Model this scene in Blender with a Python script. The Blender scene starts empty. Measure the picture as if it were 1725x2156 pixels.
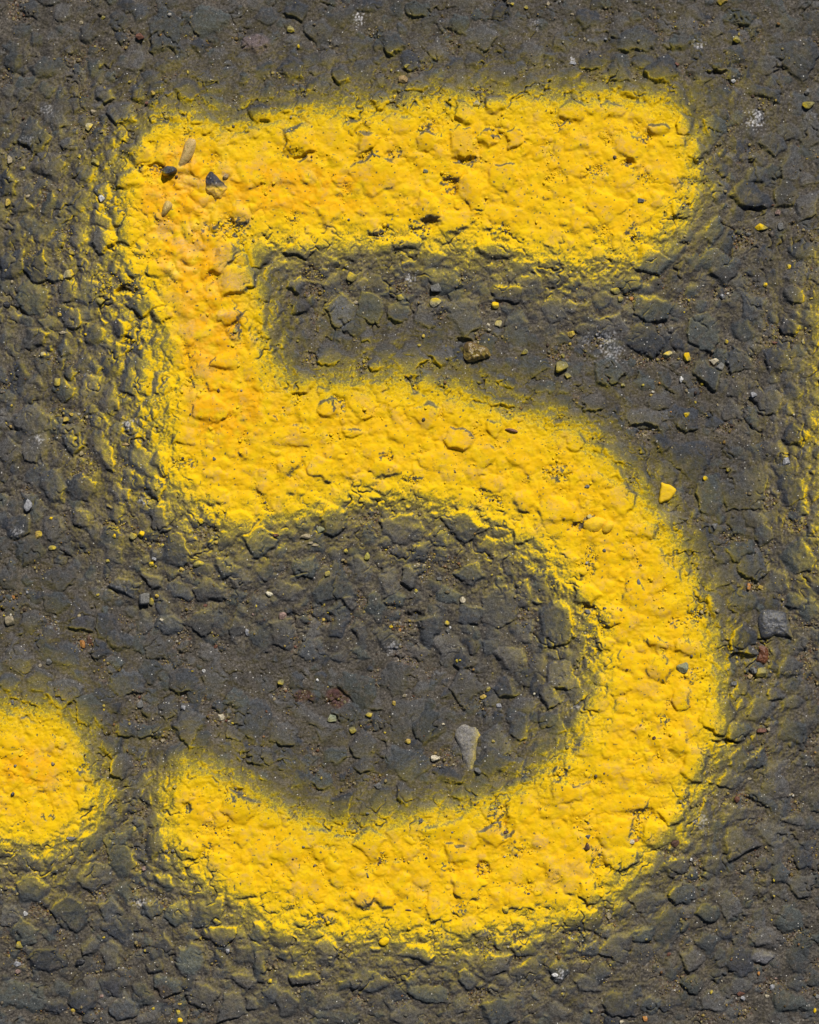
import bpy, math, numpy as np
from math import radians, sin, cos, pi

# ------------------------------------------------------------------ camera, sky, sun, exposure
S = 0.30 / 1725.0                 # metres per survey unit (the view is 1725 x 2156 units, about 30 x 37 cm of road)
W0, H0 = 1725.0, 2156.0
scene = bpy.context.scene
COL = scene.collection
cam = bpy.data.cameras.new("camera")
cam.sensor_fit = 'HORIZONTAL'; cam.sensor_width = 36.0
CAM_H = 0.85
cam.lens = 36.0 * CAM_H / 0.30
cam.clip_start = 0.01; cam.clip_end = 200.0
camo = bpy.data.objects.new("camera", cam); COL.objects.link(camo)
camo.location = (0, 0, CAM_H); camo.rotation_euler = (0, 0, 0)
scene.camera = camo

SUN_EL, SUN_AZ = radians(47), radians(20)      # azimuth clockwise from the top of the picture
w = bpy.data.worlds.new("World"); scene.world = w; w.use_nodes = True
nt = w.node_tree
bg = nt.nodes.get("Background") or nt.nodes.new("ShaderNodeBackground")
sky = nt.nodes.new("ShaderNodeTexSky"); sky.sky_type = 'NISHITA'; sky.sun_disc = False
sky.sun_elevation = SUN_EL; sky.sun_rotation = SUN_AZ
nt.links.new(sky.outputs[0], bg.inputs[0]); bg.inputs[1].default_value = 0.036
sl = bpy.data.lights.new("sun", 'SUN'); sl.energy = 4.6; sl.angle = radians(0.5); sl.color = (1.0, 0.955, 0.89)
so = bpy.data.objects.new("sun", sl); COL.objects.link(so)
so.rotation_euler = (pi/2 - SUN_EL, 0, pi - SUN_AZ)
so.location = (0.2, 0.6, 1.0)
scene.view_settings.view_transform = 'Standard'
scene.view_settings.look = 'None'
scene.view_settings.exposure = 0.0
scene.view_settings.gamma = 1.0

rng = np.random.default_rng(7)

# ------------------------------------------------------------------ noise
def perlin(x, y, sc, seed):
    r = np.random.default_rng(seed); n = 256
    a = r.random((n, n)) * 2 * pi
    gx = np.cos(a).astype(np.float32); gy = np.sin(a).astype(np.float32)
    X = x / sc + seed * 17.3; Y = y / sc + seed * 5.7
    xi = np.floor(X); yi = np.floor(Y)
    fx = (X - xi).astype(np.float32); fy = (Y - yi).astype(np.float32)
    xi = xi.astype(np.int32) & 255; yi = yi.astype(np.int32) & 255
    x1 = (xi + 1) & 255; y1 = (yi + 1) & 255
    u = fx*fx*fx*(fx*(fx*6-15)+10); v = fy*fy*fy*(fy*(fy*6-15)+10)
    a00 = gx[yi, xi]*fx + gy[yi, xi]*fy
    a10 = gx[yi, x1]*(fx-1) + gy[yi, x1]*fy
    a01 = gx[y1, xi]*fx + gy[y1, xi]*(fy-1)
    a11 = gx[y1, x1]*(fx-1) + gy[y1, x1]*(fy-1)
    t0 = a00 + u*(a10-a00); t1 = a01 + u*(a11-a01)
    return (t0 + v*(t1-t0)) * 1.5          # about -1..1

def fbm(x, y, sc, seed, octs=3, g=0.5):
    s = 0; a = 1.0
    for i in range(octs):
        s = s + a * perlin(x, y, sc / 2**i, seed + 31*i); a *= g
    return s

def sstep(a, b, x):
    t = np.clip((x-a)/(b-a), 0, 1); return t*t*(3-2*t)

# ------------------------------------------------------------------ survey patches: twelve overlapping patches, their own units
K = 0.34178
TILE = {k: (x*0.84229, y*0.84229) for k, (x, y) in dict(A=(0,0), B=(680,0), C=(1348,0), D=(0,650), E=(680,650), F=(1348,650),
        G=(0,1260), H=(680,1260), I=(1348,1260), J=(0,1860), K=(680,1860), L=(1348,1860)).items()}
def tp(t, x, y):
    o = TILE[t]; return o[0] + x*K, o[1] + y*K

# aggregate chips: x,y,rx,ry,angle per patch
CHIPS = """
A 1290,130,125,95,0 1020,200,100,140,-10 850,360,50,100,0 865,80,55,75,0 390,80,60,75,0 540,220,60,55,0 730,130,60,70,0 190,50,65,50,0 1650,90,75,65,0 1580,270,95,60,0 1230,280,60,50,0 80,390,55,65,0 320,420,150,45,-5 170,505,80,35,0 130,580,60,40,0 640,580,65,55,0 750,700,90,70,20 340,740,70,60,0 220,850,90,70,0 430,890,60,35,0 850,570,55,60,0 1150,560,70,80,0 50,1130,60,80,0 300,1020,110,70,0 520,1080,70,60,0 130,1270,60,50,0 300,1250,35,90,25 640,1480,80,65,0 230,1640,65,90,0 70,1640,80,90,0 620,1350,80,40,30 800,1420,70,90,0 1600,1560,90,90,0 1370,1590,50,110,20 1560,1040,110,110,0 1300,760,60,60,0 850,930,90,80,0 1480,1330,60,70,-30 800,1110,90,70,0 1050,1830,110,60,0 1600,700,80,60,0
B 170,860,115,85,25 590,870,70,50,-30 800,760,75,70,0 970,870,85,60,0 1180,890,85,90,0 1315,850,60,60,0 1500,840,50,60,0 910,975,80,30,15 640,1080,160,100,0 1430,1090,100,90,0 960,1270,75,95,-10 1240,1180,60,110,0 80,1080,100,70,0 1390,1320,90,60,20 740,270,70,80,0 160,60,60,60,0 290,180,100,60,0 1000,1560,60,80,-40 180,1530,90,60,0 490,1550,60,70,0 1150,150,60,60,0 900,520,70,50,0 1280,220,110,60,0 340,360,60,70,0 130,420,70,80,0 430,460,60,60,0 660,620,60,60,0 1200,700,60,90,-20 1420,470,90,60,0 1370,650,70,60,10 390,830,70,90,0 380,1300,90,60,0 1120,1370,100,80,0 820,1500,100,45,0 1640,940,60,50,0 600,40,110,50,0 900,60,90,50,0 1250,380,60,60,0 1600,330,90,80,0 1610,1250,60,60,0 1350,1540,100,60,0
C 760,440,115,85,10 500,420,65,80,0 200,680,85,70,0 870,260,70,60,0 940,240,60,50,0 730,790,80,25,5 800,870,55,40,0 1080,790,70,85,0 1560,1010,75,105,10 1670,810,60,110,0 1300,1220,140,80,15 1340,1080,75,60,0 1075,1410,45,95,18 1520,1210,80,80,0 1600,350,120,120,0 1380,570,110,40,5 1100,160,40,75,15 1230,110,100,55,0 900,770,60,60,0 970,930,50,60,0 560,900,100,80,0 230,880,90,60,0 110,1160,80,60,0 330,370,90,60,0 600,250,130,70,0 440,680,110,50,0 1110,1180,70,70,0 1000,450,90,60,0 1440,880,90,60,10 1640,1270,80,70,0 1620,1550,90,60,0 1100,1620,120,70,20 700,1620,110,70,0 420,1280,120,60,0 300,120,80,60,0 560,560,60,50,0 1400,400,80,60,0 860,1300,60,50,0
D 200,240,115,90,20 210,480,65,75,0 590,465,70,75,0 750,430,50,65,0 430,190,70,70,0 290,390,55,50,0 450,370,60,70,0 400,540,45,70,0 690,650,80,80,0 430,700,45,35,0 570,780,70,90,20 400,800,80,45,10 850,720,100,140,-20 200,980,115,100,0 430,1045,90,35,8 450,1130,80,40,20 640,1190,60,115,-25 330,1390,80,110,0 510,1400,100,80,0 740,1450,60,50,0 500,1580,65,70,0 990,1600,50,90,10 340,1650,80,80,0 220,1150,90,110,0 50,1180,60,90,0 120,700,60,80,0 1460,130,130,75,-30 1420,350,80,45,-10 1150,460,65,60,0 1250,690,60,60,0 1080,560,60,130,-15 900,270,80,70,0 1000,330,70,50,0 990,60,90,60,0 880,1240,70,110,-30 820,1080,60,90,-20 1150,1080,80,60,0 1400,620,90,60,0 1300,930,120,80,0 990,1250,45,80,-20 100,1640,90,70,0 720,1560,50,70,0 1470,1620,110,80,0 960,1400,60,70,0
E 430,325,80,120,-5 610,300,80,95,20 770,330,62,65,0 930,350,65,80,0 1190,350,90,125,0 1510,430,75,115,0 350,580,80,80,-30 640,640,50,50,0 150,150,60,40,0 170,290,60,40,0 1050,130,130,40,15 560,150,40,60,0 200,750,70,80,0 1420,880,90,30,5 350,920,70,70,0 560,900,90,90,0 730,880,50,40,0 950,960,70,90,0 480,1060,60,40,0 770,1080,60,40,0 1300,1190,90,75,15 1370,1030,60,45,0 150,1080,130,60,0 1150,1100,90,70,0 1360,1380,80,60,0 380,1600,100,90,-30 830,1640,110,90,0 1180,1620,110,80,0 1600,640,110,60,0 1050,600,80,60,0 850,600,100,60,0 1450,200,110,60,0 1500,1220,80,60,30 700,1290,100,50,0 1000,1230,110,60,0 300,1280,80,60,0 100,1260,80,60,0 1560,1480,80,60,30 1200,1480,80,60,0 640,1180,80,50,0 60,1100,70,50,0
F 1010,430,105,115,0 1250,430,78,80,0 650,490,115,90,25 700,300,130,80,0 1130,70,95,80,0 1480,620,90,80,0 1240,620,85,60,25 1030,700,80,55,25 560,160,75,50,0 390,250,60,60,30 650,980,110,60,15 920,990,65,65,0 920,1200,145,100,0 1250,1420,140,110,0 1050,1450,80,130,0 1560,220,70,60,0 1320,300,85,90,35 780,740,50,60,0 1200,940,85,50,0 440,410,110,70,0 330,880,90,60,0 500,1200,110,60,20 1400,860,100,90,0 1580,1090,80,70,0 740,880,80,50,0 420,690,90,90,0 1550,420,70,60,0 1450,1180,90,70,20 1560,1420,90,80,0 100,1550,110,90,0 220,1120,60,60,0 500,1480,90,90,0 760,1130,70,50,0 1330,1600,80,60,0 780,1600,120,60,0
G 1075,290,90,105,0 700,300,50,70,-20 1290,540,105,55,10 1400,390,90,60,20 1120,540,90,42,38 940,470,80,38,35 340,610,85,78,0 190,730,78,70,-30 500,700,75,90,0 660,740,75,80,0 890,730,28,80,0 1040,750,90,60,0 1320,700,105,60,20 740,840,90,60,0 420,930,80,90,-30 960,890,70,80,0 1280,920,80,50,30 110,960,95,90,0 780,1100,120,80,0 930,1030,60,80,0 1130,1090,92,78,0 1320,1060,85,60,0 230,1080,80,70,0 390,1150,140,65,0 540,1260,80,95,0 690,1500,62,70,0 1160,1360,95,92,0 1040,1260,60,80,0 780,1390,80,50,0 920,1390,80,40,-20 1560,1310,120,110,0 1470,1210,80,60,0 910,1280,40,30,0 60,1100,70,60,0 60,460,60,70,20 350,470,90,70,0 760,500,100,35,0 180,290,90,95,0 1460,760,60,60,0 740,1620,70,80,0 1080,1560,90,60,0 1000,640,45,60,0 250,1620,130,80,0 1250,730,70,80,0 1600,1560,90,60,0 620,900,60,60,0 1600,230,100,90,0 640,1330,60,50,0
H 110,540,115,50,0 360,540,120,70,-20 415,740,55,95,10 490,610,40,60,0 540,400,60,110,-25 640,620,50,90,-15 250,780,50,62,35 540,790,35,85,-15 710,840,85,50,20 250,900,72,80,0 970,750,85,80,0 1090,880,95,70,5 1400,620,120,135,0 1460,950,115,60,25 1190,1130,90,92,20 1440,1130,80,70,30 530,1130,125,80,18 760,1080,85,100,0 620,1240,75,28,5 480,1290,75,80,20 830,1300,105,105,30 960,1370,105,100,0 570,1490,80,80,0 70,1420,85,70,0 150,1090,50,60,0 1370,1480,100,90,0 1520,1370,70,85,0 800,160,115,85,0 1190,150,90,80,0 910,290,50,65,0 1030,200,60,60,0 230,1310,150,40,28 1080,560,80,50,20 850,450,50,70,0 1230,430,90,60,0 720,480,70,90,0 60,790,80,90,0 1550,170,70,60,0 1560,560,60,90,0 1640,1000,60,80,0 1640,1130,55,75,-10 1230,680,80,60,0 1350,880,60,50,0 350,1390,80,40,0 840,1600,120,100,0 380,1560,80,60,0 200,390,100,60,0 920,920,60,50,0 1560,1240,80,50,0 760,590,60,60,0 1180,960,50,60,0
I 110,740,105,150,-10 130,1060,100,90,0 420,330,65,72,0 440,680,78,70,0 560,740,90,40,-30 710,850,75,40,20 900,880,95,50,5 740,1000,80,80,0 660,1140,110,45,42 860,1480,78,80,0 960,1600,80,130,20 1030,260,140,42,-12 1320,390,90,80,0 1140,330,60,40,0 1530,1010,80,60,0 1360,1270,80,92,0 1270,600,100,60,0 1660,640,60,85,0 1380,190,60,60,0 1600,330,110,100,0 1570,1410,92,80,0 1220,1400,90,60,-20 1000,200,90,60,-40 490,1110,80,70,0 510,1250,62,62,0 880,1200,60,80,30 740,1260,50,50,0 330,1200,120,90,0 70,1350,100,50,30 300,560,90,60,0 1260,820,90,70,0 1580,600,60,60,0 990,900,60,60,0 400,860,70,40,0 60,1180,60,80,0 600,590,90,60,0 760,620,110,70,0 650,160,90,60,0 100,110,100,90,0 450,240,60,50,0 1080,620,60,80,0 1240,290,90,50,0 1100,1300,100,110,0 760,430,100,80,0 1450,1180,60,40,0 1560,1220,70,50,-20 300,1490,90,80,0 1290,930,60,50,0
J 740,680,80,135,-15 440,1040,100,125,-30 690,1320,60,100,-10 700,1490,72,70,10 870,1540,55,80,-25 1170,1330,95,105,0 1600,1380,35,95,-10 1550,1600,40,50,0 570,820,115,80,0 290,1330,110,80,0 60,1050,60,80,0 1010,1240,60,80,0 1500,1450,85,48,22 1100,1050,80,80,0 680,1040,60,90,0 930,1020,60,60,0 1040,1480,95,50,20 1590,1150,50,70,0 1350,1320,30,55,-30 200,900,100,90,0 990,600,60,80,0 1160,650,90,60,0 1010,850,80,40,30 160,1180,90,60,0 1280,1040,90,80,0 1350,760,90,80,0 1480,880,90,80,0 140,1560,160,90,0 500,1580,90,80,0 340,1620,70,60,0 1440,1600,70,80,0 1250,1550,90,90,0 950,1370,60,50,0 560,1250,60,60,0 750,1130,120,60,0 1350,1160,110,50,0 1600,640,80,110,0 1480,400,120,80,0 1200,420,70,70,0 560,600,90,60,0 940,620,45,90,10 1680,1530,60,70,0 780,1630,100,60,0
K 340,1270,85,90,0 360,1590,85,50,-12 720,1600,22,65,-20 690,360,70,95,0 680,790,50,45,0 420,830,75,60,0 930,820,75,72,0 1200,880,90,100,0 1040,1010,100,62,30 1650,600,60,50,0 1550,1260,92,45,12 280,880,40,115,0 150,900,50,70,0 600,600,85,90,0 1360,110,100,100,0 1090,200,115,30,22 570,120,35,70,15 1400,1650,120,90,0 590,1470,130,60,0 950,1540,130,50,10 1060,540,150,60,0 1360,560,90,80,0 240,580,100,70,0 100,660,120,60,-20 820,320,60,60,0 430,400,60,90,25 200,1440,100,40,0 900,1290,110,60,10 1180,1140,120,50,0 60,1180,80,80,0 1500,950,70,60,0 1470,780,90,60,30 830,1100,120,50,0 560,950,80,60,0 1150,680,80,60,0 820,1670,120,60,0 1200,1450,50,80,-30 100,1600,70,80,0 420,1690,120,50,0 1380,1350,90,70,0 1560,1420,110,60,0 700,960,60,60,0 860,500,90,50,0
L 1440,550,115,80,20 1240,1340,85,90,18 1375,1310,80,42,20 460,1600,75,88,0 1450,230,60,112,-5 1240,1490,85,42,0 490,1240,80,92,0 690,1600,70,50,0 300,1480,85,48,32 470,570,112,90,0 720,560,110,80,0 830,440,70,55,0 500,700,110,80,0 1220,600,105,80,0 1090,740,75,60,0 660,960,80,80,0 880,920,80,70,0 930,1330,70,75,0 1380,340,115,33,30 560,370,140,45,-10 1180,1000,50,85,0 1540,1080,90,90,0 950,1480,62,60,0 1560,470,85,24,12 370,1410,62,60,0 1040,1220,72,60,0 1030,420,38,95,0 130,1650,85,50,0 120,1390,75,60,0 800,1120,110,80,0 1400,1200,90,60,0 260,1080,120,70,0 100,960,90,60,0 230,600,110,70,0 1180,220,70,60,0 1630,680,70,90,0 1600,1330,80,80,0 640,1170,70,60,0 1040,1040,80,60,0 300,900,60,90,-20 1080,1590,110,60,0 1550,1600,110,60,0 100,780,90,50,30 840,760,80,60,0 1600,870,100,50,20 180,300,110,60,0 420,170,110,60,0 720,180,80,60,0 280,780,60,50,0 1480,800,60,60,30 1330,100,70,50,0
"""
# crumbly grit pockets
PITS = """
A 770,240,50,70 1170,160,40,90 440,370,110,35 1300,1430,60,60 1450,1400,120,80 960,1040,60,30 740,1300,50,50 1030,730,60,40 620,780,60,60 90,950,90,60 240,1200,60,70 400,1470,80,90 100,60,60,70 960,620,60,30
B 1090,1130,70,70 620,950,60,35 960,780,60,40 1400,820,45,40 900,1400,80,60 1400,1420,80,35 880,390,90,60 180,560,40,90 1300,590,60,70 750,940,60,40 110,940,70,40 1230,980,80,35 250,1680,90,40 640,220,60,50 660,1440,60,40 1420,30,60,40
C 350,1060,90,50 580,1430,45,90 660,1090,50,50 550,1010,50,50 1200,430,60,120 1270,210,100,50 1170,770,50,60 1230,960,50,60 1580,1060,50,50 1250,1460,80,70 850,160,90,40 1060,1050,90,40 150,770,60,60 1000,140,80,40 640,860,50,30
D 310,600,80,60 430,960,80,60 50,760,60,80 540,970,70,40 990,1400,40,70 510,1310,60,50 250,1320,50,50 800,530,60,60 1160,1250,60,40 830,120,50,40 600,180,90,40 330,130,60,60 1450,440,70,60
E 290,190,90,45 1200,140,100,60 1040,310,60,70 1320,480,80,60 400,900,40,90 700,1210,45,40 240,610,60,50 620,1590,60,60 880,1350,70,30 1370,1480,60,30 880,740,60,30 800,170,60,50 1060,760,50,50 570,650,50,40
F 1440,470,65,70 620,620,100,45 1130,200,80,50 1140,1030,60,45 110,1310,110,60 560,230,70,50 900,250,60,60 120,570,80,60 960,790,70,50 640,1060,90,40 1100,600,60,60 1600,60,80,60 1420,1470,60,60 330,1620,70,60 400,480,90,70
G 60,620,110,80 1120,850,60,90 1050,980,80,50 1350,1290,80,70 1200,1190,100,50 1190,400,90,50 280,750,70,50 1260,150,90,90 530,850,80,50 880,790,40,80 960,230,60,90 1000,1440,90,50 620,1650,40,60 700,140,80,60 870,1600,60,60 400,220,40,80 870,1170,60,60
H 420,400,80,60 280,690,100,80 800,740,100,60 1530,650,50,120 1220,1230,90,50 620,1340,90,60 1070,1570,90,60 640,1090,50,50 130,1180,120,60 930,400,60,80 1060,340,90,50 600,110,60,60 730,270,60,60 540,590,40,60 270,180,60,40 850,960,100,50 1310,1240,60,40
I 240,140,70,40 320,350,40,90 300,640,50,40 310,930,45,60 850,740,60,35 940,1060,70,50 770,1330,50,50 230,1490,45,50 1640,940,60,130 1310,1040,70,50 1370,930,70,70 1200,900,60,40 20,430,60,50 1180,190,60,60 1580,110,80,70 960,680,70,60 1330,500,60,40 760,1090,40,30 320,800,50,60
J 600,940,100,55 870,730,50,150 1080,1540,110,90 90,1320,80,60 580,1420,60,60 1440,320,55,55 1270,650,50,60 510,150,50,60 1150,390,35,45 850,380,80,90 900,1270,80,40 250,1040,70,60 60,900,70,50 560,1660,90,50 1390,1240,60,50 760,1420,50,60 300,450,60,30 1010,680,70,40 1000,980,60,60
K 510,500,35,70 1390,460,60,110 1300,770,45,70 1150,1010,60,45 1510,620,70,40 1330,1220,70,100 800,1600,70,60 300,1080,90,40 260,190,70,80 650,230,60,50 1040,80,110,50 1500,1180,70,60 540,1580,60,40 200,1540,50,40 680,690,40,50 1080,760,50,40 600,980,50,40 1550,200,50,60 1570,890,60,40 1270,1560,60,60
L 640,430,80,45 600,540,45,60 350,710,50,90 900,350,40,70 1300,780,90,60 1250,340,70,60 1590,1190,80,60 880,1480,80,60 650,1300,70,60 1210,1640,110,60 1430,1490,110,50 430,1060,60,60 210,1180,80,60 780,690,60,50 980,780,40,90 1300,1130,70,60 640,1200,60,50 170,160,50,40 290,1270,80,60 1560,370,60,60 1350,60,70,60 1540,750,60,50
"""
def parse(txt):
    out = []
    for ln in txt.strip().splitlines():
        t, *items = ln.split()
        for it in items:
            v = [float(q) for q in it.split(',')]
            x, y = tp(t, v[0], v[1])
            out.append((x, y, v[2]*K, v[3]*K) + tuple(v[4:]))
    return out
chips = parse(CHIPS); pits = parse(PITS)

# ------------------------------------------------------------------ outlines of the painted marks
FIVE = [(330,262),(400,240),(440,262),(500,268),(560,256),(610,240),(700,235),(800,225),(900,215),(960,212),(1000,205),(1100,212),(1150,205),(1230,196),(1300,198),(1380,205),(1425,222),
 (1450,262),(1464,310),(1464,370),(1452,430),(1418,475),(1378,505),(1340,535),(1260,552),(1180,540),(1100,530),(1000,514),(900,512),(800,507),(700,510),(620,515),(560,508),(520,520),(522,560),(532,600),(545,650),(556,700),(566,750),(588,795),
 (640,812),(700,808),(800,800),(870,802),(950,820),(1010,840),(1080,865),(1150,882),(1200,900),(1250,935),(1300,985),(1340,1030),(1385,1085),(1420,1140),(1445,1200),(1470,1250),(1490,1300),(1502,1350),(1510,1400),(1515,1440),
 (1520,1490),(1515,1540),(1490,1590),(1480,1630),(1450,1670),(1435,1720),(1410,1765),(1360,1800),(1300,1850),(1262,1900),(1200,1925),(1100,1952),(1000,1970),(900,1972),(800,1960),(700,1962),(620,1950),(555,1922),(500,1892),(445,1858),(408,1828),(378,1792),(356,1752),
 (344,1705),(346,1662),(375,1628),(418,1608),(460,1632),(505,1654),(560,1686),(620,1714),(680,1737),(750,1738),(850,1720),(950,1700),(1010,1688),(1060,1678),(1110,1645),(1160,1612),(1205,1575),(1235,1530),(1252,1480),(1262,1440),(1264,1400),
 (1256,1360),(1242,1300),(1222,1250),(1185,1190),(1135,1140),(1080,1112),(1020,1082),(950,1062),(880,1045),(800,1038),(720,1050),(650,1075),(580,1092),(520,1108),(480,1102),(440,1075),(400,1045),(370,1010),(352,970),(348,900),(352,850),(345,800),(352,740),
 (345,680),(330,620),(300,580),(275,530),(258,480),(255,430),(262,380),(285,330),(312,290)]
DOT = [(-160,1530),(-60,1505),(0,1497),(60,1490),(110,1498),(150,1525),(178,1570),(198,1612),(216,1655),(205,1705),(165,1750),(100,1780),(40,1768),(-20,1755),(-160,1730)]
EDGE = [(1758,590),(1748,650),(1760,720),(1750,800),(1758,900),(1746,1000),(1752,1100),(1760,1170),(1800,1230),(1880,1260),(2000,1260),(2000,520),(1860,510),(1780,540)]
def chaikin(p, n=2):
    p = np.array(p, float)
    for _ in range(n):
        q = np.roll(p, -1, 0); p = np.stack([p*.75+q*.25, p*.25+q*.75], 1).reshape(-1, 2)
    return p

# ------------------------------------------------------------------ the survey grid: dense in view, ever wider away from it
def axis(lo, hi, step):
    core = np.arange(lo, hi+step, step)
    def out(start, sgn):
        p = []; x = start; d = step
        while abs(x-start) < 60000:
            d = d*1.025 if abs(x-start) < 900 else d*1.25
            x += sgn*d; p.append(x)
        return p
    return np.array(out(core[0], -1)[::-1] + list(core) + out(core[-1], 1))
STEP = 1.6
gx = axis(-35, W0+35, STEP); gy = axis(-35, H0+35, STEP)
NX, NY = len(gx), len(gy)
X, Y = np.meshgrid(gx.astype(np.float32), gy.astype(np.float32))
FADE = 1 - sstep(500, 1100, np.maximum(np.maximum(-X, X-W0), np.maximum(-Y, Y-H0)))

cs = 6.0
cgx = np.arange(-1300, W0+1300, cs); cgy = np.arange(-1300, H0+1300, cs)
CX, CY = np.meshgrid(cgx, cgy)
def sdf(poly):
    p = chaikin(poly); d2 = np.full(CX.shape, 1e12); ins = np.zeros(CX.shape, bool)
    for i in range(len(p)):
        ax, ay = p[i-1]; bx, by = p[i]
        ex, ey = bx-ax, by-ay
        t = np.clip(((CX-ax)*ex+(CY-ay)*ey)/(ex*ex+ey*ey+1e-9), 0, 1)
        d2 = np.minimum(d2, (CX-ax-t*ex)**2+(CY-ay-t*ey)**2)
        if ay != by:
            c = ((ay > CY) != (by > CY)) & (CX < (bx-ax)*(CY-ay)/(by-ay)+ax)
            ins ^= c
    d = np.sqrt(d2); return np.where(ins, d, -d)
def csamp(F, x, y):
    u = np.clip((x-cgx[0])/cs, 0, len(cgx)-1.001); v = np.clip((y-cgy[0])/cs, 0, len(cgy)-1.001)
    i = u.astype(np.int32); j = v.astype(np.int32); fu = u-i; fv = v-j
    return ((F[j, i]*(1-fu)+F[j, i+1]*fu)*(1-fv)+(F[j+1, i]*(1-fu)+F[j+1, i+1]*fu)*fv).astype(np.float32)
SD = [sdf(FIVE), sdf(DOT), sdf(EDGE)]
SDmax = np.maximum(np.maximum(SD[0], SD[1]), SD[2])
def soften(F, n):
    for _ in range(n):
        F = (F + np.roll(F,1,0)+np.roll(F,-1,0)+np.roll(F,1,1)+np.roll(F,-1,1))/5
    return F
GF = soften(SDmax, 12)
gyc, gxc = np.gradient(GF, cs)
gm = np.sqrt(gxc**2+gyc**2)+0.15; gxc /= gm; gyc /= gm

wx = perlin(X, Y, 70, 3)*10 + perlin(X, Y, 26, 4)*5
wy = perlin(X, Y, 70, 5)*10 + perlin(X, Y, 26, 6)*5
sd_each = [csamp(f, X+wx, Y+wy) for f in SD]
sd = np.maximum(np.maximum(sd_each[0], sd_each[1]), sd_each[2])
gdx = csamp(gxc, X, Y); gdy = csamp(gyc, X, Y)
inside = sstep(-10, 30, sd)

# ------------------------------------------------------------------ binder between the chips
pitm = np.zeros_like(X)
def win(cx, cy, r):
    return (slice(np.searchsorted(gy, cy-r), np.searchsorted(gy, cy+r)), slice(np.searchsorted(gx, cx-r), np.searchsorted(gx, cx+r)))
wsx = perlin(X, Y, 19, 11)*4.6 + perlin(X, Y, 6, 12)*1.7
wsy = perlin(X, Y, 19, 13)*4.6 + perlin(X, Y, 6, 14)*1.7
for (cx, cy, rx, ry) in pits:
    s = win(cx, cy, max(rx, ry)*1.8+6)
    u = (X[s]+wsx[s]*2-cx)/rx; v = (Y[s]+wsy[s]*2-cy)/ry
    pitm[s] = np.maximum(pitm[s], 1-sstep(0.65, 1.25, np.sqrt(u*u+v*v)))
outframe = np.maximum(np.maximum(-X, X-W0), np.maximum(-Y, Y-H0)) > 0
pitm = np.maximum(pitm, sstep(0.28, 0.5, perlin(X, Y, 55, 21)) * np.where(outframe, 1.0, 0.55))
low = perlin(X, Y, 260, 22)*3.0 + perlin(X, Y, 90, 23)*2.6
med = perlin(X, Y, 34, 24)*3.0 + perlin(X, Y, 16, 25)*2.0 + np.abs(perlin(X, Y, 11, 30))*2.0 - np.abs(perlin(X, Y, 20, 31))*1.6
M = low + med - 4.2*pitm
fine = perlin(X, Y, 7.5, 26)*0.95 + perlin(X, Y, 4.0, 27)*0.75
gritn = np.abs(perlin(X, Y, 8.5, 28))*1.5 + np.abs(perlin(X, Y, 5, 29))*1.2
M = M + fine*(1-0.45*inside) + gritn*pitm*1.5
Ht = M.copy()

# ------------------------------------------------------------------ colours of stone and binder (no paint yet)
bn = fbm(X, Y, 40, 41, 3)
bm_ = np.clip(0.5+0.5*bn, 0, 1)[..., None]
BIN = np.array([0.090, 0.079, 0.067], np.float32)*(1-bm_) + np.array([0.044, 0.040, 0.036], np.float32)*bm_
sp = perlin(X, Y, 4.2, 42)
BIN = BIN*(1+0.60*np.clip(sp, -0.75, 1)[..., None])
pc = perlin(X, Y, 6.5, 43)[..., None]; pc2 = perlin(X, Y, 5.2, 44)[..., None]
gritc = np.where(pc > 0.30, np.array([0.17, 0.135, 0.09]), np.where(pc < -0.34, np.array([0.028, 0.019, 0.014]), np.array([0.085, 0.068, 0.052])))
gritc = np.where(pc2 > 0.48, np.array([0.24, 0.21, 0.18]), gritc)
gritc = np.where(pc2 < -0.52, np.array([0.13, 0.055, 0.030]), gritc)
ALB = (BIN*(1-pitm[..., None]*0.75) + gritc*pitm[..., None]*0.75).astype(np.float32)
BALB = ALB.copy()
del bn, bm_, BIN, gritc, pc, pc2
STC = np.array([(0.059,0.063,0.069),(0.067,0.067,0.067),(0.052,0.057,0.061),(0.074,0.073,0.072),(0.040,0.044,0.053),(0.060,0.067,0.067),(0.082,0.079,0.077)], np.float32)*0.92
stone = np.zeros_like(X)
facet = perlin(X, Y, 20, 51)*1.6 + (0.5-np.abs(perlin(X, Y, 13, 52)))*1.7

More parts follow.
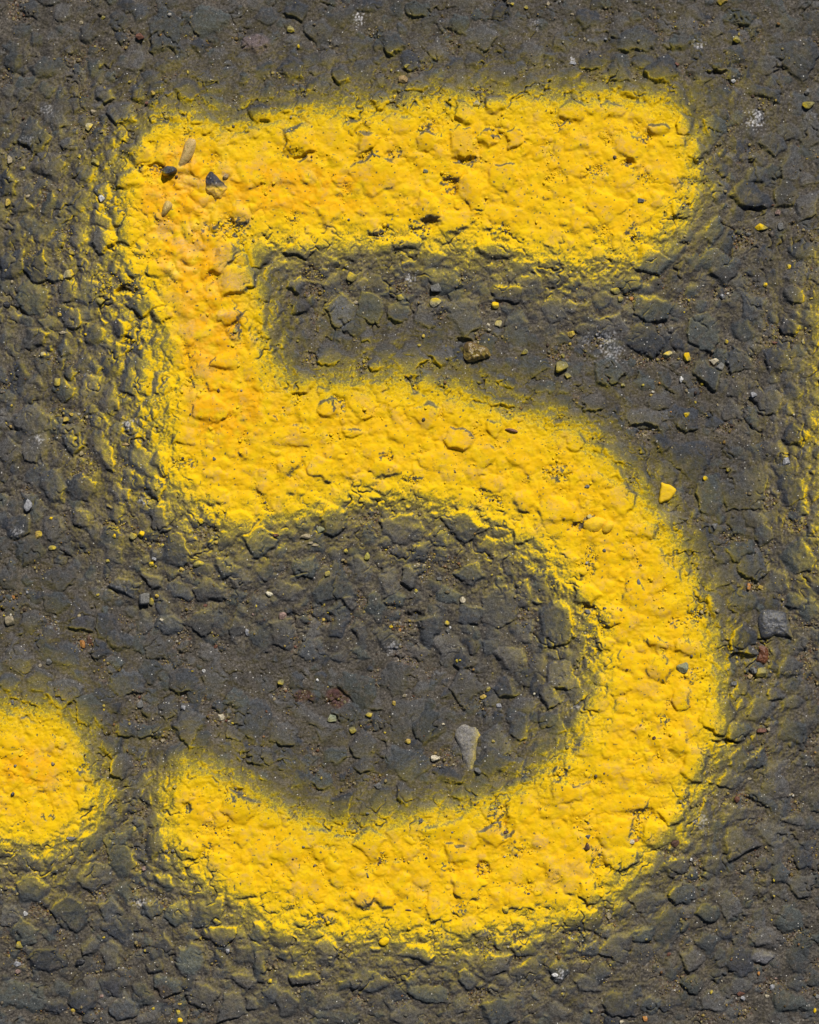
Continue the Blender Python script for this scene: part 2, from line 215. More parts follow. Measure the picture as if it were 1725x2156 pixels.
def chip(cx, cy, rx, ry, ang, h, r, col=None, steep=1.0, n=None, smooth=1.5):
    rad = max(rx, ry)*1.35+8
    s = win(cx, cy, rad)
    if s[0].stop-s[0].start < 2 or s[1].stop-s[1].start < 2: return
    x = X[s]-cx+wsx[s]; y = Y[s]-cy+wsy[s]
    a = radians(ang); ca, sa = cos(a), sin(a)
    u = x*ca+y*sa; v = -x*sa+y*ca
    k = n or int(r.integers(4, 8)); off = r.random()*2*pi
    mr = min(rx, ry); dome = r.uniform(0.1, 0.45)
    tilt = r.normal(0, 0.055, 2) * min(1.0, 22/mr)
    top = h + tilt[0]*x + tilt[1]*y - h*dome*((u/rx)**2+(v/ry)**2) + facet[s]*0.7
    Hs = top
    for i in range(k):
        th = off+2*pi*i/k+r.normal(0, 0.22)
        c_, s_ = cos(th), sin(th)
        sup = math.hypot(rx*c_, ry*s_)*r.uniform(0.86, 1.06)
        d = sup-(u*c_+v*s_)
        bw = min(r.uniform(1.8, 5.0) if r.random() < 0.36 else r.uniform(5, 16), 0.55*mr)
        pl = d*(h+2.5)/bw - 1.5
        # smooth minimum
        kk = 2.2; hh = np.clip(0.5+0.5*(Hs-pl)/kk, 0, 1)
        Hs = Hs*(1-hh)+pl*hh-kk*hh*(1-hh)
    base = low[s]*0.8
    Hs = Hs + base + fine[s]*0.28
    Hc = Ht[s].copy()
    kk = smooth; hh = np.clip(0.5+0.5*(Hs-Hc)/kk, 0, 1)
    Ht[s] = Hc*(1-hh)+Hs*hh+kk*hh*(1-hh)
    m = sstep(-0.6, 2.6, Hs-Hc+0.9*wsx[s]*0.4)
    if col is None:
        col = STC[int(r.integers(len(STC)))]*r.uniform(0.85, 1.18)
    mm = m[..., None]
    ALB[s] = ALB[s]*(1-mm)+np.asarray(col, np.float32)*mm
    stone[s] = np.maximum(stone[s]*(1-m), m*(Hs > low[s]*0.8))

HOL = []
# hand-surveyed chips, small ones last; then random infill where nothing was surveyed
r1 = np.random.default_rng(11)
for (cx, cy, rx, ry, ang) in sorted(chips, key=lambda c: -c[2]*c[3]):
    mr = min(rx, ry)
    h = r1.uniform(3.4, 9.3) + mr*0.07
    sm = 1.5
    if float(csamp(SDmax, np.array([cx]), np.array([cy]))[0]) > 20: h *= r1.uniform(0.4, 1.05); sm = r1.uniform(1.5, 4.5)
    chip(cx, cy, rx*1.06, ry*1.06, ang, h, r1, smooth=sm)
# the proudest stones under the paint, and its deepest hollows
for (t, cx, cy, rx, ry, ang, h) in [('B',168,858,118,88,25,13),('B',590,872,70,48,-30,10),('B',962,1268,78,98,-10,12),('B',1180,890,85,90,0,8.5),('B',1315,850,60,62,0,9),('B',1500,842,52,62,0,8),('C',735,788,85,26,5,9),('B',640,1080,165,105,0,8),
                                    ('I',720,850,80,38,22,10),('I',900,880,95,48,5,9),('I',440,685,80,72,0,9),('I',860,1480,80,85,0,10),('I',960,1600,85,120,20,9),('L',500,700,120,80,0,7),('L',720,560,112,82,0,9),('L',830,440,72,56,0,9),('L',470,570,112,92,0,8),
                                    ('A',1370,1590,52,120,20,10),('D',1460,130,140,75,-30,11),('D',1420,350,85,42,-10,10),('E',1310,1195,90,75,15,8),('I',750,1010,80,80,0,9),('A',640,1480,82,68,0,13),('K',1200,880,92,105,0,8),('L',420,1000,0,0,0,0)]:
    if rx: chip(*tp(t, cx, cy), rx*K, ry*K, ang, h, r1, smooth=2.0)
for (t, cx, cy, rx, ry, dpt) in [('B',1095,1150,60,62,9),('B',980,1380,60,35,7),('B',150,960,80,35,6),('B',1190,985,80,25,7),('A',960,1030,60,28,8),('K',1440,510,60,80,6),('I',240,150,60,40,6),('I',300,650,45,25,6),('L',640,420,80,35,5),('K',1300,770,40,60,5),('J',1150,390,32,42,7),('C',560,1000,45,30,7),
                                 ('I',1250,945,85,25,12),('E',1190,500,60,22,11),('F',640,1030,95,22,9),('D',760,190,45,22,11),('K',1430,470,25,120,6),('C',1090,450,70,18,9),('C',1350,1290,60,18,9),('I',1150,1465,90,14,9),('H',880,690,60,30,7)]:
    cx, cy = tp(t, cx, cy); rx *= K; ry *= K
    s = win(cx, cy, max(rx, ry)*1.7+4)
    q = np.sqrt(((X[s]+wsx[s]*1.3-cx)/rx)**2+((Y[s]+wsy[s]*1.3-cy)/ry)**2)
    HOL.append((s, dpt*(1-sstep(0.6, 1.15, q))))
cen = np.array([(c[0], c[1], max(8, (c[2]+c[3])/2)) for c in chips])
placed = []
for rad, tries in ((30, 1500), (20, 4500), (13, 14000), (7, 4500)):
    for _ in range(tries):
        px = rng.uniform(-800, W0+800); py = rng.uniform(-800, H0+800)
        rr = rad*rng.uniform(0.75, 1.3)
        inf = (-30 < px < W0+30) and (-30 < py < H0+30)
        if inf:
            if rad > 21: continue
            d = np.hypot(cen[:, 0]-px, cen[:, 1]-py)-cen[:, 2]*0.92
            if d.min() < rr*(0.45 if rad > 8 else -0.4): continue
        if placed:
            q = placed[-1600:] if rad < 15 else placed
            Q = np.array(q); 
            if (np.hypot(Q[:, 0]-px, Q[:, 1]-py)-Q[:, 2]).min() < rr*0.8: continue
        placed.append((px, py, rr))
for (px, py, rr) in placed:
    chip(px, py, rr*rng.uniform(0.8, 1.25), rr*rng.uniform(0.7, 1.1), rng.uniform(0, 180), rng.uniform(1.0, 4.2)+rr*0.05, rng, smooth=rng.uniform(1.2, 3.5))

# binder floods the gaps and laps over the lower edges of the chips
FL = low + 0.55*med + 0.35 - 3.6*pitm + 1.3*perlin(X, Y, 24, 65) + fine*0.9 + gritn*pitm*1.2 + np.abs(perlin(X, Y, 9, 66))*1.5
fm = sstep(-2.0, 1.4, FL-Ht+0.8*perlin(X, Y, 6.5, 67))
k_ = 1.6; h_ = np.clip(0.5+0.5*(FL-Ht)/k_, 0, 1)
Ht = Ht*(1-h_)+FL*h_+k_*h_*(1-h_)
ALB = ALB*(1-fm[..., None]) + BALB*fm[..., None]; stone = stone*(1-fm)
for s, q in HOL: Ht[s] -= q
# crevices where the surface has broken open
crv = (1-sstep(0.0, 0.085, np.abs(perlin(X, Y, 52, 68)+0.25*perlin(X, Y, 13, 69))))*sstep(0.18, 0.5, perlin(X, Y, 60, 70))
crv = np.maximum(crv, (1-sstep(0.0, 0.10, np.abs(perlin(X, Y, 27, 168)+0.2*perlin(X, Y, 9, 169))))*sstep(0.25, 0.6, perlin(X, Y, 45, 170))*0.8)
Ht = Ht - 5.5*crv*(1-0.5*sstep(5, 50, sd))
def blur(F, n):
    for _ in range(n):
        F = (np.roll(F, 1, 0)+np.roll(F, -1, 0)+2*F)/4
        F = (np.roll(F, 1, 1)+np.roll(F, -1, 1)+2*F)/4
    return F
coat = sstep(8, 55, sd)*(0.42+0.25*np.clip(perlin(X, Y, 110, 173)+0.3, 0, 1))*(1-0.6*pitm)
Ht = Ht*(1-coat) + blur(Ht, 5)*coat + coat*(2.9*perlin(X, Y, 46, 174)+0.7*perlin(X, Y, 22, 175))
Ht = Ht + np.exp(-(((X-400)/120)**2+((Y-480)/250)**2))*sstep(10, 60, sd)*(np.abs(perlin(X, Y, 30, 171))*7+perlin(X, Y, 45, 172)*4)
# binder film creeping over the chips, light crust and scuffs
film = sstep(-0.05, 0.55, perlin(X, Y, 30, 61)*0.8+perlin(X, Y, 9, 62)*0.75)*0.55
ALB[:] = ALB*(1-(film*stone)[..., None]) + np.array([0.078, 0.067, 0.057], np.float32)*(film*stone)[..., None]
ALB *= (1+0.20*perlin(X, Y, 5, 63)+0.13*perlin(X, Y, 90, 64))[..., None]
for (cx, cy, rx, ry, st) in [(1592,252,17,17,.9),(1275,715,20,22,.6),(1290,745,24,14,.5),(270,895,9,10,.7),(860,585,12,10,.8),(757,38,6,16,.9),(118,1315,7,14,.6),(100,232,14,12,.45),(295,1900,14,10,.7),
                             (1475,1730,9,18,.6),(830,1365,16,14,.45),(1238,715,9,14,.3),(1000,500,5,5,.5),(1470,97,8,10,.6),(725,1470,16,9,.4),(1205,128,6,5,.9),(60,295,16,9,.4),(1130,50,12,12,.25),(1180,2050,9,8,.8),(1215,1490,12,9,.5),(300,1055,8,9,.6),(240,1240,24,9,.25),(38,1120,8,12,.4),(80,925,9,7,.6)]:
    s = win(cx, cy, max(rx, ry)*2)
    q = np.exp(-(((X[s]+wsx[s]*2-cx)/rx)**2+((Y[s]+wsy[s]*2-cy)/ry)**2)*0.9)
    m = np.clip(sstep(0.35, 0.95, q*0.8+0.75*perlin(X[s], Y[s], 4.5, 77))*st*0.95, 0, 1)[..., None]
    ALB[s] = ALB[s]*(1-m)+np.array([0.50, 0.49, 0.50])*m
# named warm or light chips
for (t, cx, cy, rx, ry, c, st) in [('A',1580,270,90,60,(0.14,0.105,0.105),.7),('H',200,1180,70,40,(0.08,0.035,0.025),.6),('H',400,1190,80,60,(0.075,0.03,0.025),.7),('H',850,930,120,60,(0.13,0.11,0.095),.5),
                                   ('E',430,325,60,95,(0.10,0.105,0.118),.7),('L',1375,1310,70,35,(0.13,0.13,0.145),.7),('J',1170,1330,80,90,(0.085,0.10,0.095),.7),('J',1010,1540,70,60,(0.06,0.04,0.03),.5),('L',1240,1340,70,80,(0.04,0.042,0.05),.8),('L',460,1600,60,75,(0.045,0.045,0.048),.7),('J',700,1490,60,60,(0.04,0.04,0.048),.7),('G',500,700,50,70,(0.045,0.045,0.055),.7),('I',1450,1420,60,50,(0.1,0.085,0.07),.4)]:
    cx, cy = tp(t, cx, cy); rx *= K; ry *= K
    s = win(cx, cy, max(rx, ry)*1.6)
    q = 1-sstep(0.8, 1.15, np.sqrt(((X[s]+wsx[s]-cx)/rx)**2+((Y[s]+wsy[s]-cy)/ry)**2))
    m = (q*st)[..., None]; ALB[s] = ALB[s]*(1-m)+np.array(c)*m*(1+0.25*perlin(X[s], Y[s], 6, 78)[..., None])

# ------------------------------------------------------------------ spray paint: how much lands where, from slope and distance
Hb = 0.42*Ht + 0.58*blur(Ht, 8)
HP = np.clip((Ht-blur(Ht, 3))*1.3, -1, 1)
dy_, dx_ = np.gradient(Hb, gy.astype(np.float32), gx.astype(np.float32))
face = -(dx_*gdx+dy_*gdy)                       # faces turned towards the stroke catch the spray
base_t = 3.6/(1+np.exp(-np.clip((sd-23)/19.0, -30, 30)))
halo = 0.34*np.exp(-np.clip(-sd, 0, 500)/42.0)*(1-0.6*sstep(0, 40, sd))
dist = np.clip(-sd, 0, 600)
far = 0.17*np.exp(-dist/200)
for (cx, cy, rx, ry, st, ln) in [(170,900,190,340,0.80,95),(190,700,190,220,0.45,90),(150,350,130,200,0.22,90),(260,500,120,170,0.25,50),(330,1960,230,140,0.22,70),(650,190,420,120,0.20,55),(60,1800,150,110,0.35,55),
                                 (1660,950,80,330,0.30,60),(1600,120,160,140,0.10,200),(800,690,330,140,0.22,60),(1200,1180,220,260,0.30,60),(950,1180,260,120,0.20,60),(1130,1500,180,120,0.16,60),
                                 (1640,1400,120,260,0.12,150),(330,1180,150,90,0.30,60),(1300,600,200,80,0.22,45),(1000,2010,400,110,0.18,60),(560,1600,150,70,0.12,60),(1480,1700,110,120,0.2,50),(1250,650,180,110,0.1,70),(0,500,140,300,0.16,300)]:
    far += 1.7*st*np.exp(-(((X-cx)/rx)**2+((Y-cy)/ry)**2))*np.exp(-dist/ln)
E_out = np.clip(0.40+2.9*face, 0, 2.1)
E_in = np.clip(1.0+(1.1+0.4*inside)*face, 0.08, 2.2)
clump = np.clip(1+0.75*perlin(X, Y, 48, 71)+0.55*perlin(X, Y, 17, 72), 0.1, 3)
T = base_t*E_in*(1+0.25*HP) + (halo*1.1+far)*E_out*clump*np.where(sd < 20, 1.25, 1.0)*(1+0.55*HP)
T = T*(1-0.75*crv*(1-0.5*sstep(20, 60, sd)))
# grit pockets keep unpainted pinholes
hole = sstep(-0.02, 0.26, perlin(X, Y, 5.2, 73)*0.7+perlin(X, Y, 10, 74)*0.6)*pitm
hole = np.maximum(hole, sstep(0.62, 0.72, perlin(X, Y, 6.5, 75)))
T *= 1-0.93*hole
cov = 1-np.exp(-T)
thick = sstep(1.0, 3.0, base_t)*sstep(18, 70, sd)*0.45
for (cx, cy, rx, ry) in [(370,400,110,130),(410,560,90,110),(440,700,90,120),(480,860,110,90),(620,400,200,60),(60,1620,70,50)]:
    thick = np.maximum(thick, 1.0*np.exp(-(((X-cx)/rx)**2+((Y-cy)/ry)**2))*sstep(10, 60, sd)*1.5)
tann = sstep(0.1, 0.6, perlin(X, Y, 36, 81)*0.8+perlin(X, Y, 10, 82)*0.5+0.1)
tan = np.clip(tann*(0.25+0.75*stone)*0.62, 0, 1)*inside
for (t, cx, cy, rx, ry, st) in [('A',1370,1590,55,100,.9),('A',1500,1350,60,60,.7),('A',1150,1110,90,40,.5),('A',1010,1420,60,70,.9),('A',1110,1490,60,25,.9),('D',1440,130,110,60,1),('D',1400,340,60,30,1),('D',1160,420,60,60,.8),('D',1250,680,70,50,.7),
                                ('D',1060,230,60,30,.6),('A',1220,1520,60,40,.9),('A',1390,1080,30,30,1),('K',920,880,60,60,.5),('L',190,770,80,60,.6),('L',90,800,40,60,.7),('L',180,870,60,40,.6),('K',1660,600,55,40,.9),('I',660,1140,90,40,.5),('B',1180,870,70,70,.4),('A',1230,1130,20,40,.8)]:
    cx, cy = tp(t, cx, cy); rx *= K; ry *= K
    s = win(cx, cy, max(rx, ry)*1.8)
    q = 1-sstep(0.6, 1.2, np.sqrt(((X[s]+wsx[s]*1.5-cx)/rx)**2+((Y[s]+wsy[s]*1.5-cy)/ry)**2))
    tan[s] = np.maximum(tan[s], q*st)
Hp = Ht*FADE
cov = cov*FADE; 
print('stone frac', float((stone[300:-300,300:-300]>.5).mean()), 'height', Ht.min(), Ht.max(), 'verts', X.size)

# ------------------------------------------------------------------ materials
def mat_surface(name, rough=0.8, spec=0.16, gloss=False, albedo=True):
    m = bpy.data.materials.new(name); m.use_nodes = True
    t = m.node_tree; N = t.nodes; L = t.links; N.clear()
    out = N.new("ShaderNodeOutputMaterial"); b = N.new("ShaderNodeBsdfPrincipled")
    L.new(b.outputs[0], out.inputs[0])
    geo = N.new("ShaderNodeNewGeometry")
    sc = N.new("ShaderNodeVectorMath"); sc.operation = 'SCALE'; sc.inputs[3].default_value = 1/S
    L.new(geo.outputs['Position'], sc.inputs[0])
    def noise(scale, det=2.0, rgh=0.55):
        n = N.new("ShaderNodeTexNoise"); n.inputs['Scale'].default_value = scale; n.inputs['Detail'].default_value = det
        n.inputs['Roughness'].default_value = rgh; L.new(sc.outputs[0], n.inputs['Vector']); return n.outputs['Fac']
    def math_(op, a, b_=None, c=None, clamp=False):
        n = N.new("ShaderNodeMath"); n.operation = op; n.use_clamp = clamp
        for i, q in enumerate((a, b_, c)):
            if q is None: continue
            if isinstance(q, (int, float)): n.inputs[i].default_value = q
            else: L.new(q, n.inputs[i])
        return n.outputs[0]
    def mix(f, a, b_):
        n = N.new("ShaderNodeMix"); n.data_type = 'RGBA'
        if isinstance(f, (int, float)): n.inputs[0].default_value = f
        else: L.new(f, n.inputs[0])
        for k, q in ((6, a), (7, b_)):
            if isinstance(q, tuple): n.inputs[k].default_value = q+(1,)
            else: L.new(q, n.inputs[k])
        return n.outputs[2]
    def attr(nm, o='Fac'):
        a = N.new("ShaderNodeAttribute"); a.attribute_name = nm; return a.outputs[o]
    def mrange(v, a, b_, c=0.0, d=1.0, smooth=True):
        n = N.new("ShaderNodeMapRange"); n.interpolation_type = 'SMOOTHSTEP' if smooth else 'LINEAR'
        L.new(v, n.inputs[0])
        for i, q in ((1, a), (2, b_), (3, c), (4, d)): n.inputs[i].default_value = q
        return n.outputs[0]
    cov_ = attr("cov"); tan_ = attr("tan"); thk = attr("thick"); gl = attr("gloss")
    n1 = noise(0.20, 3.0, 0.65); n2 = noise(0.62, 2.0, 0.6); n3 = noise(0.035, 2.0); n4 = noise(0.11, 3.0, 0.6)
    # stone: mottled, with pale mica grains, their sparkle put into the colour
    mult = mrange(n2, 0.30, 0.72, 0.35, 1.75, False)
    mult2 = math_('MULTIPLY', mrange(n4, 0.3, 0.7, 0.80, 1.22, False), mrange(n1, 0.3, 0.7, 0.74, 1.28, False))
    mm = math_('MULTIPLY', mult, mult2)
    vm = N.new("ShaderNodeVectorMath"); vm.operation = 'SCALE'; L.new(attr("albedo", 'Color'), vm.inputs[0]); L.new(mm, vm.inputs[3])
    vor = N.new("ShaderNodeTexVoronoi"); vor.inputs['Scale'].default_value = 0.17; L.new(sc.outputs[0], vor.inputs['Vector'])
    sepc = N.new("ShaderNodeSeparateColor"); L.new(vor.outputs['Color'], sepc.inputs[0])
    rare = math_('GREATER_THAN', sepc.outputs[0], 0.93)
    near = math_('LESS_THAN', vor.outputs['Distance'], 0.20)
    spk = math_('MULTIPLY', rare, near)
    spkc = mix(sepc.outputs[1], (0.22, 0.21, 0.20), (0.62, 0.60, 0.56))
    stonec = mix(spk, vm.outputs[0], spkc)
    # paint film
    nn = math_('ADD', math_('MULTIPLY', math_('SUBTRACT', n1, 0.5), 1.05), math_('MULTIPLY', math_('SUBTRACT', n2, 0.5), 0.85))
    a_ = math_('ADD', cov_, nn)
    thr = mrange(a_, 0.26, 0.92)
    gate = mrange(cov_, 0.02, 0.20)
    thr = math_('MULTIPLY', thr, gate)
    filmc = math_('MULTIPLY', cov_, 0.62)
    pm = math_('MAXIMUM', thr, filmc)
    pm = math_('MAXIMUM', pm, mrange(cov_, 0.80, 0.965))
    thin = (0.62, 0.49, 0.016); full = (0.765, 0.488, 0.0015); deep = (0.78, 0.385, 0.001)
    yc = mix(mrange(cov_, 0.45, 0.95), thin, full)
    yc = mix(math_('MULTIPLY', thk, mrange(n3, 0.30, 0.62)), yc, deep)
    yc = mix(math_('MULTIPLY', mrange(n4, 0.44, 0.62), 0.30), yc, (0.70, 0.43, 0.025))
    tn = math_('MULTIPLY', tan_, mrange(n1, 0.30, 0.62))
    yc = mix(tn, yc, (0.56, 0.34, 0.085))
    colr = mix(pm, stonec, yc)
    L.new(colr, b.inputs['Base Color'])
    rr = N.new("ShaderNodeMapRange"); L.new(pm, rr.inputs[0]); rr.inputs[3].default_value = rough; rr.inputs[4].default_value = 0.8
    rsub = math_('SUBTRACT', rr.outputs[0], math_('MULTIPLY', gl, 0.5), None, True)
    L.new(rsub, b.inputs['Roughness'])
    L.new(mrange(gl, 0.0, 1.0, spec, 0.9, False), b.inputs['Specular IOR Level'])
    bh = math_('ADD', math_('MULTIPLY', n2, 0.55), n1)
    bmp = N.new("ShaderNodeBump"); bmp.inputs['Strength'].default_value = 0.85
    bmp.inputs['Distance'].default_value = 1.6*S; L.new(mrange(cov_, 0.5, 1.0, 0.9, 0.5), bmp.inputs['Strength'])
    L.new(bh, bmp.inputs['Height']); L.new(bmp.outputs[0], b.inputs['Normal'])
    return m
M_ROAD = mat_surface("asphalt_with_overspray")
M_PAINT = mat_surface("yellow_spray_paint")
M_STONE = mat_surface("loose_stone", rough=0.6)

def mkmesh(name, V, F, attrs, mat, smooth=True):
    me = bpy.data.meshes.new(name)
    V = np.ascontiguousarray(V, np.float32); F = np.ascontiguousarray(F, np.int32); k = F.shape[1]
    me.vertices.add(len(V)); me.vertices.foreach_set('co', V.ravel())
    me.loops.add(F.size); me.loops.foreach_set('vertex_index', F.ravel())
    me.polygons.add(len(F)); me.polygons.foreach_set('loop_start', np.arange(0, F.size, k, dtype=np.int32))
    try: me.polygons.foreach_set('loop_total', np.full(len(F), k, np.int32))
    except Exception: pass
    me.polygons.foreach_set('use_smooth', np.full(len(F), smooth))
    me.update(calc_edges=True)
    for nm, arr in attrs.items():
        if nm == 'albedo':
            c = np.ones((len(V), 4), np.float32); c[:, :3] = arr
            a = me.attributes.new('albedo', 'FLOAT_COLOR', 'POINT'); a.data.foreach_set('color', c.ravel())
        else:
            a = me.attributes.new(nm, 'FLOAT', 'POINT'); a.data.foreach_set('value', np.ascontiguousarray(arr, np.float32).ravel())
    me.materials.append(mat)
    return me
def place(name, me, loc=(0, 0, 0), label=None, cat=None, group=None, kind=None, parent=None):
    o = bpy.data.objects.new(name, me); COL.objects.link(o); o.location = loc
    if label: o['label'] = label
    if cat: o['category'] = cat
    if group: o['group'] = group
    if kind: o['kind'] = kind
    if parent: o.parent = parent
    return o
def wpos(x, y, z=0.0): return ((x-W0/2)*S, (H0/2-y)*S, z*S)

Z = Hp
V = np.stack([(X-W0/2)*S, (H0/2-Y)*S, Z*S], -1).reshape(-1, 3)
idx = np.arange(NX*NY, dtype=np.int32).reshape(NY, NX)
quads = np.stack([idx[1:, :-1], idx[1:, 1:], idx[:-1, 1:], idx[:-1, :-1]], -1)
FA = ALB*FADE[..., None] + np.array([0.062, 0.056, 0.051], np.float32)*(1-FADE[..., None])
gloss = 0.42*np.exp(-(((X-400)/110)**2+((Y-520)/260)**2))*sstep(10, 60, sd)*sstep(-0.2, 0.4, perlin(X, Y, 40, 92))
att = dict(albedo=FA.reshape(-1, 3), cov=cov.ravel(), tan=tan.ravel(), thick=thick.ravel(), gloss=gloss.ravel())
place("road", mkmesh("road", V, quads.reshape(-1, 4), att, M_ROAD), kind='structure')

marks = [("painted_number", "thick bright yellow spray-painted figure 5 filling the middle of the rough asphalt", "painted number"),
         ("painted_dot", "yellow spray-painted blob cut by the left edge, left of the tail of the big 5", "paint mark"),
         ("painted_stroke", "blurred fringe of another yellow spray-painted mark running down the far right edge", "paint mark")]
for (nm, lab, cat), sde in zip(marks, sd_each):
    soft = -16 if nm != 'painted_stroke' else -46
    vm = (sde > soft + perlin(X, Y, 12, 91)*6)
    q = vm[:-1, :-1] & vm[1:, :-1] & vm[:-1, 1:] & vm[1:, 1:]
    f = quads[q]
    u, inv = np.unique(f, return_inverse=True)
    VV = V[u].copy(); VV[:, 2] += (0.30 + 0.9*sstep(0, 45, sde.ravel()[u]))*S
    place(nm, mkmesh(nm, VV, inv.reshape(-1, 4), {k: a[u] for k, a in att.items()}, M_PAINT), label=lab, cat=cat)

def ground(x, y):
    i = int(np.clip(np.searchsorted(gx, x), 0, NX-1)); j = int(np.clip(np.searchsorted(gy, y), 0, NY-1))
    return float(Z[j, i])
def sdat(x, y): return float(csamp(SDmax, np.array([x]), np.array([y]))[0])
def gat(x, y): return np.array([float(csamp(gxc, np.array([x]), np.array([y]))[0]), -float(csamp(gyc, np.array([x]), np.array([y]))[0])])

# ------------------------------------------------------------------ loose stones
def ico(sub):
    t = (1+5**.5)/2
    v = [(-1,t,0),(1,t,0),(-1,-t,0),(1,-t,0),(0,-1,t),(0,1,t),(0,-1,-t),(0,1,-t),(t,0,-1),(t,0,1),(-t,0,-1),(-t,0,1)]
    v = [np.array(q)/np.linalg.norm(q) for q in v]
    f = [(0,11,5),(0,5,1),(0,1,7),(0,7,10),(0,10,11),(1,5,9),(5,11,4),(11,10,2),(10,7,6),(7,1,8),(3,9,4),(3,4,2),(3,2,6),(3,6,8),(3,8,9),(4,9,5),(2,4,11),(6,2,10),(8,6,7),(9,8,1)]
    for _ in range(sub):
        mid = {}; nf = []
        def m(a, b):
            k = (min(a, b), max(a, b))
            if k not in mid:
                p = v[a]+v[b]; v.append(p/np.linalg.norm(p)); mid[k] = len(v)-1
            return mid[k]
        for a, b, c in f:
            ab, bc, ca = m(a, b), m(b, c), m(c, a); nf += [(a,ab,ca),(b,bc,ab),(c,ca,bc),(ab,bc,ca)]
        f = nf
    return np.array(v), np.array(f, np.int32)
IV, IF = ico(3); IV1, IF1 = ico(1); IV2, IF2 = ico(2)
def rockshape(D, r, planes=14, soft=0.06):
    B, _ = np.linalg.qr(r.normal(size=(3, 3)))
    ex = max(2, planes-4)
    n = np.vstack([B, -B, r.normal(size=(ex, 3))]) + r.normal(0, 0.32, (6+ex, 3))
    n /= np.linalg.norm(n, axis=1)[:, None]
    d = np.r_[r.uniform(0.55, 0.95, 6), r.uniform(0.80, 1.15, ex)]
    q = (D @ n.T); q = np.where(q > 0.05, d/np.maximum(q, 0.05), 9)
    k = 34.0
    rad = -np.log(np.exp(-k*np.minimum(q, 3)).sum(1)+np.exp(-k*1.25))/k
    return D*rad[:, None]

PAL = dict(y=((.20,.17,.08), 1.0, 'yellow'), o=((.17,.155,.075), .50, 'olive'), c=((.36,.25,.07), .45, 'ochre'), b=((.26,.22,.155), .12, 'beige'), t=((.29,.20,.10), .1, 'tan'),
           w=((.52,.51,.49), .0, 'white'), m=((.42,.37,.27), .08, 'cream'), g=((.13,.13,.13), .05, 'grey'), k=((.022,.022,.025), .0, 'black'), r=((.13,.06,.04), .0, 'rust-red'),
           n=((.085,.045,.03), .0, 'brown'), q=((.24,.24,.25), .0, 'pale grey'), O=((.36,.16,.05), .1, 'orange'), p=((.22,.15,.125), .0, 'pinkish'), G=((.18,.20,.14), .2, 'grey-green'), Y=((.30,.27,.19), .6, 'pale yellow'))
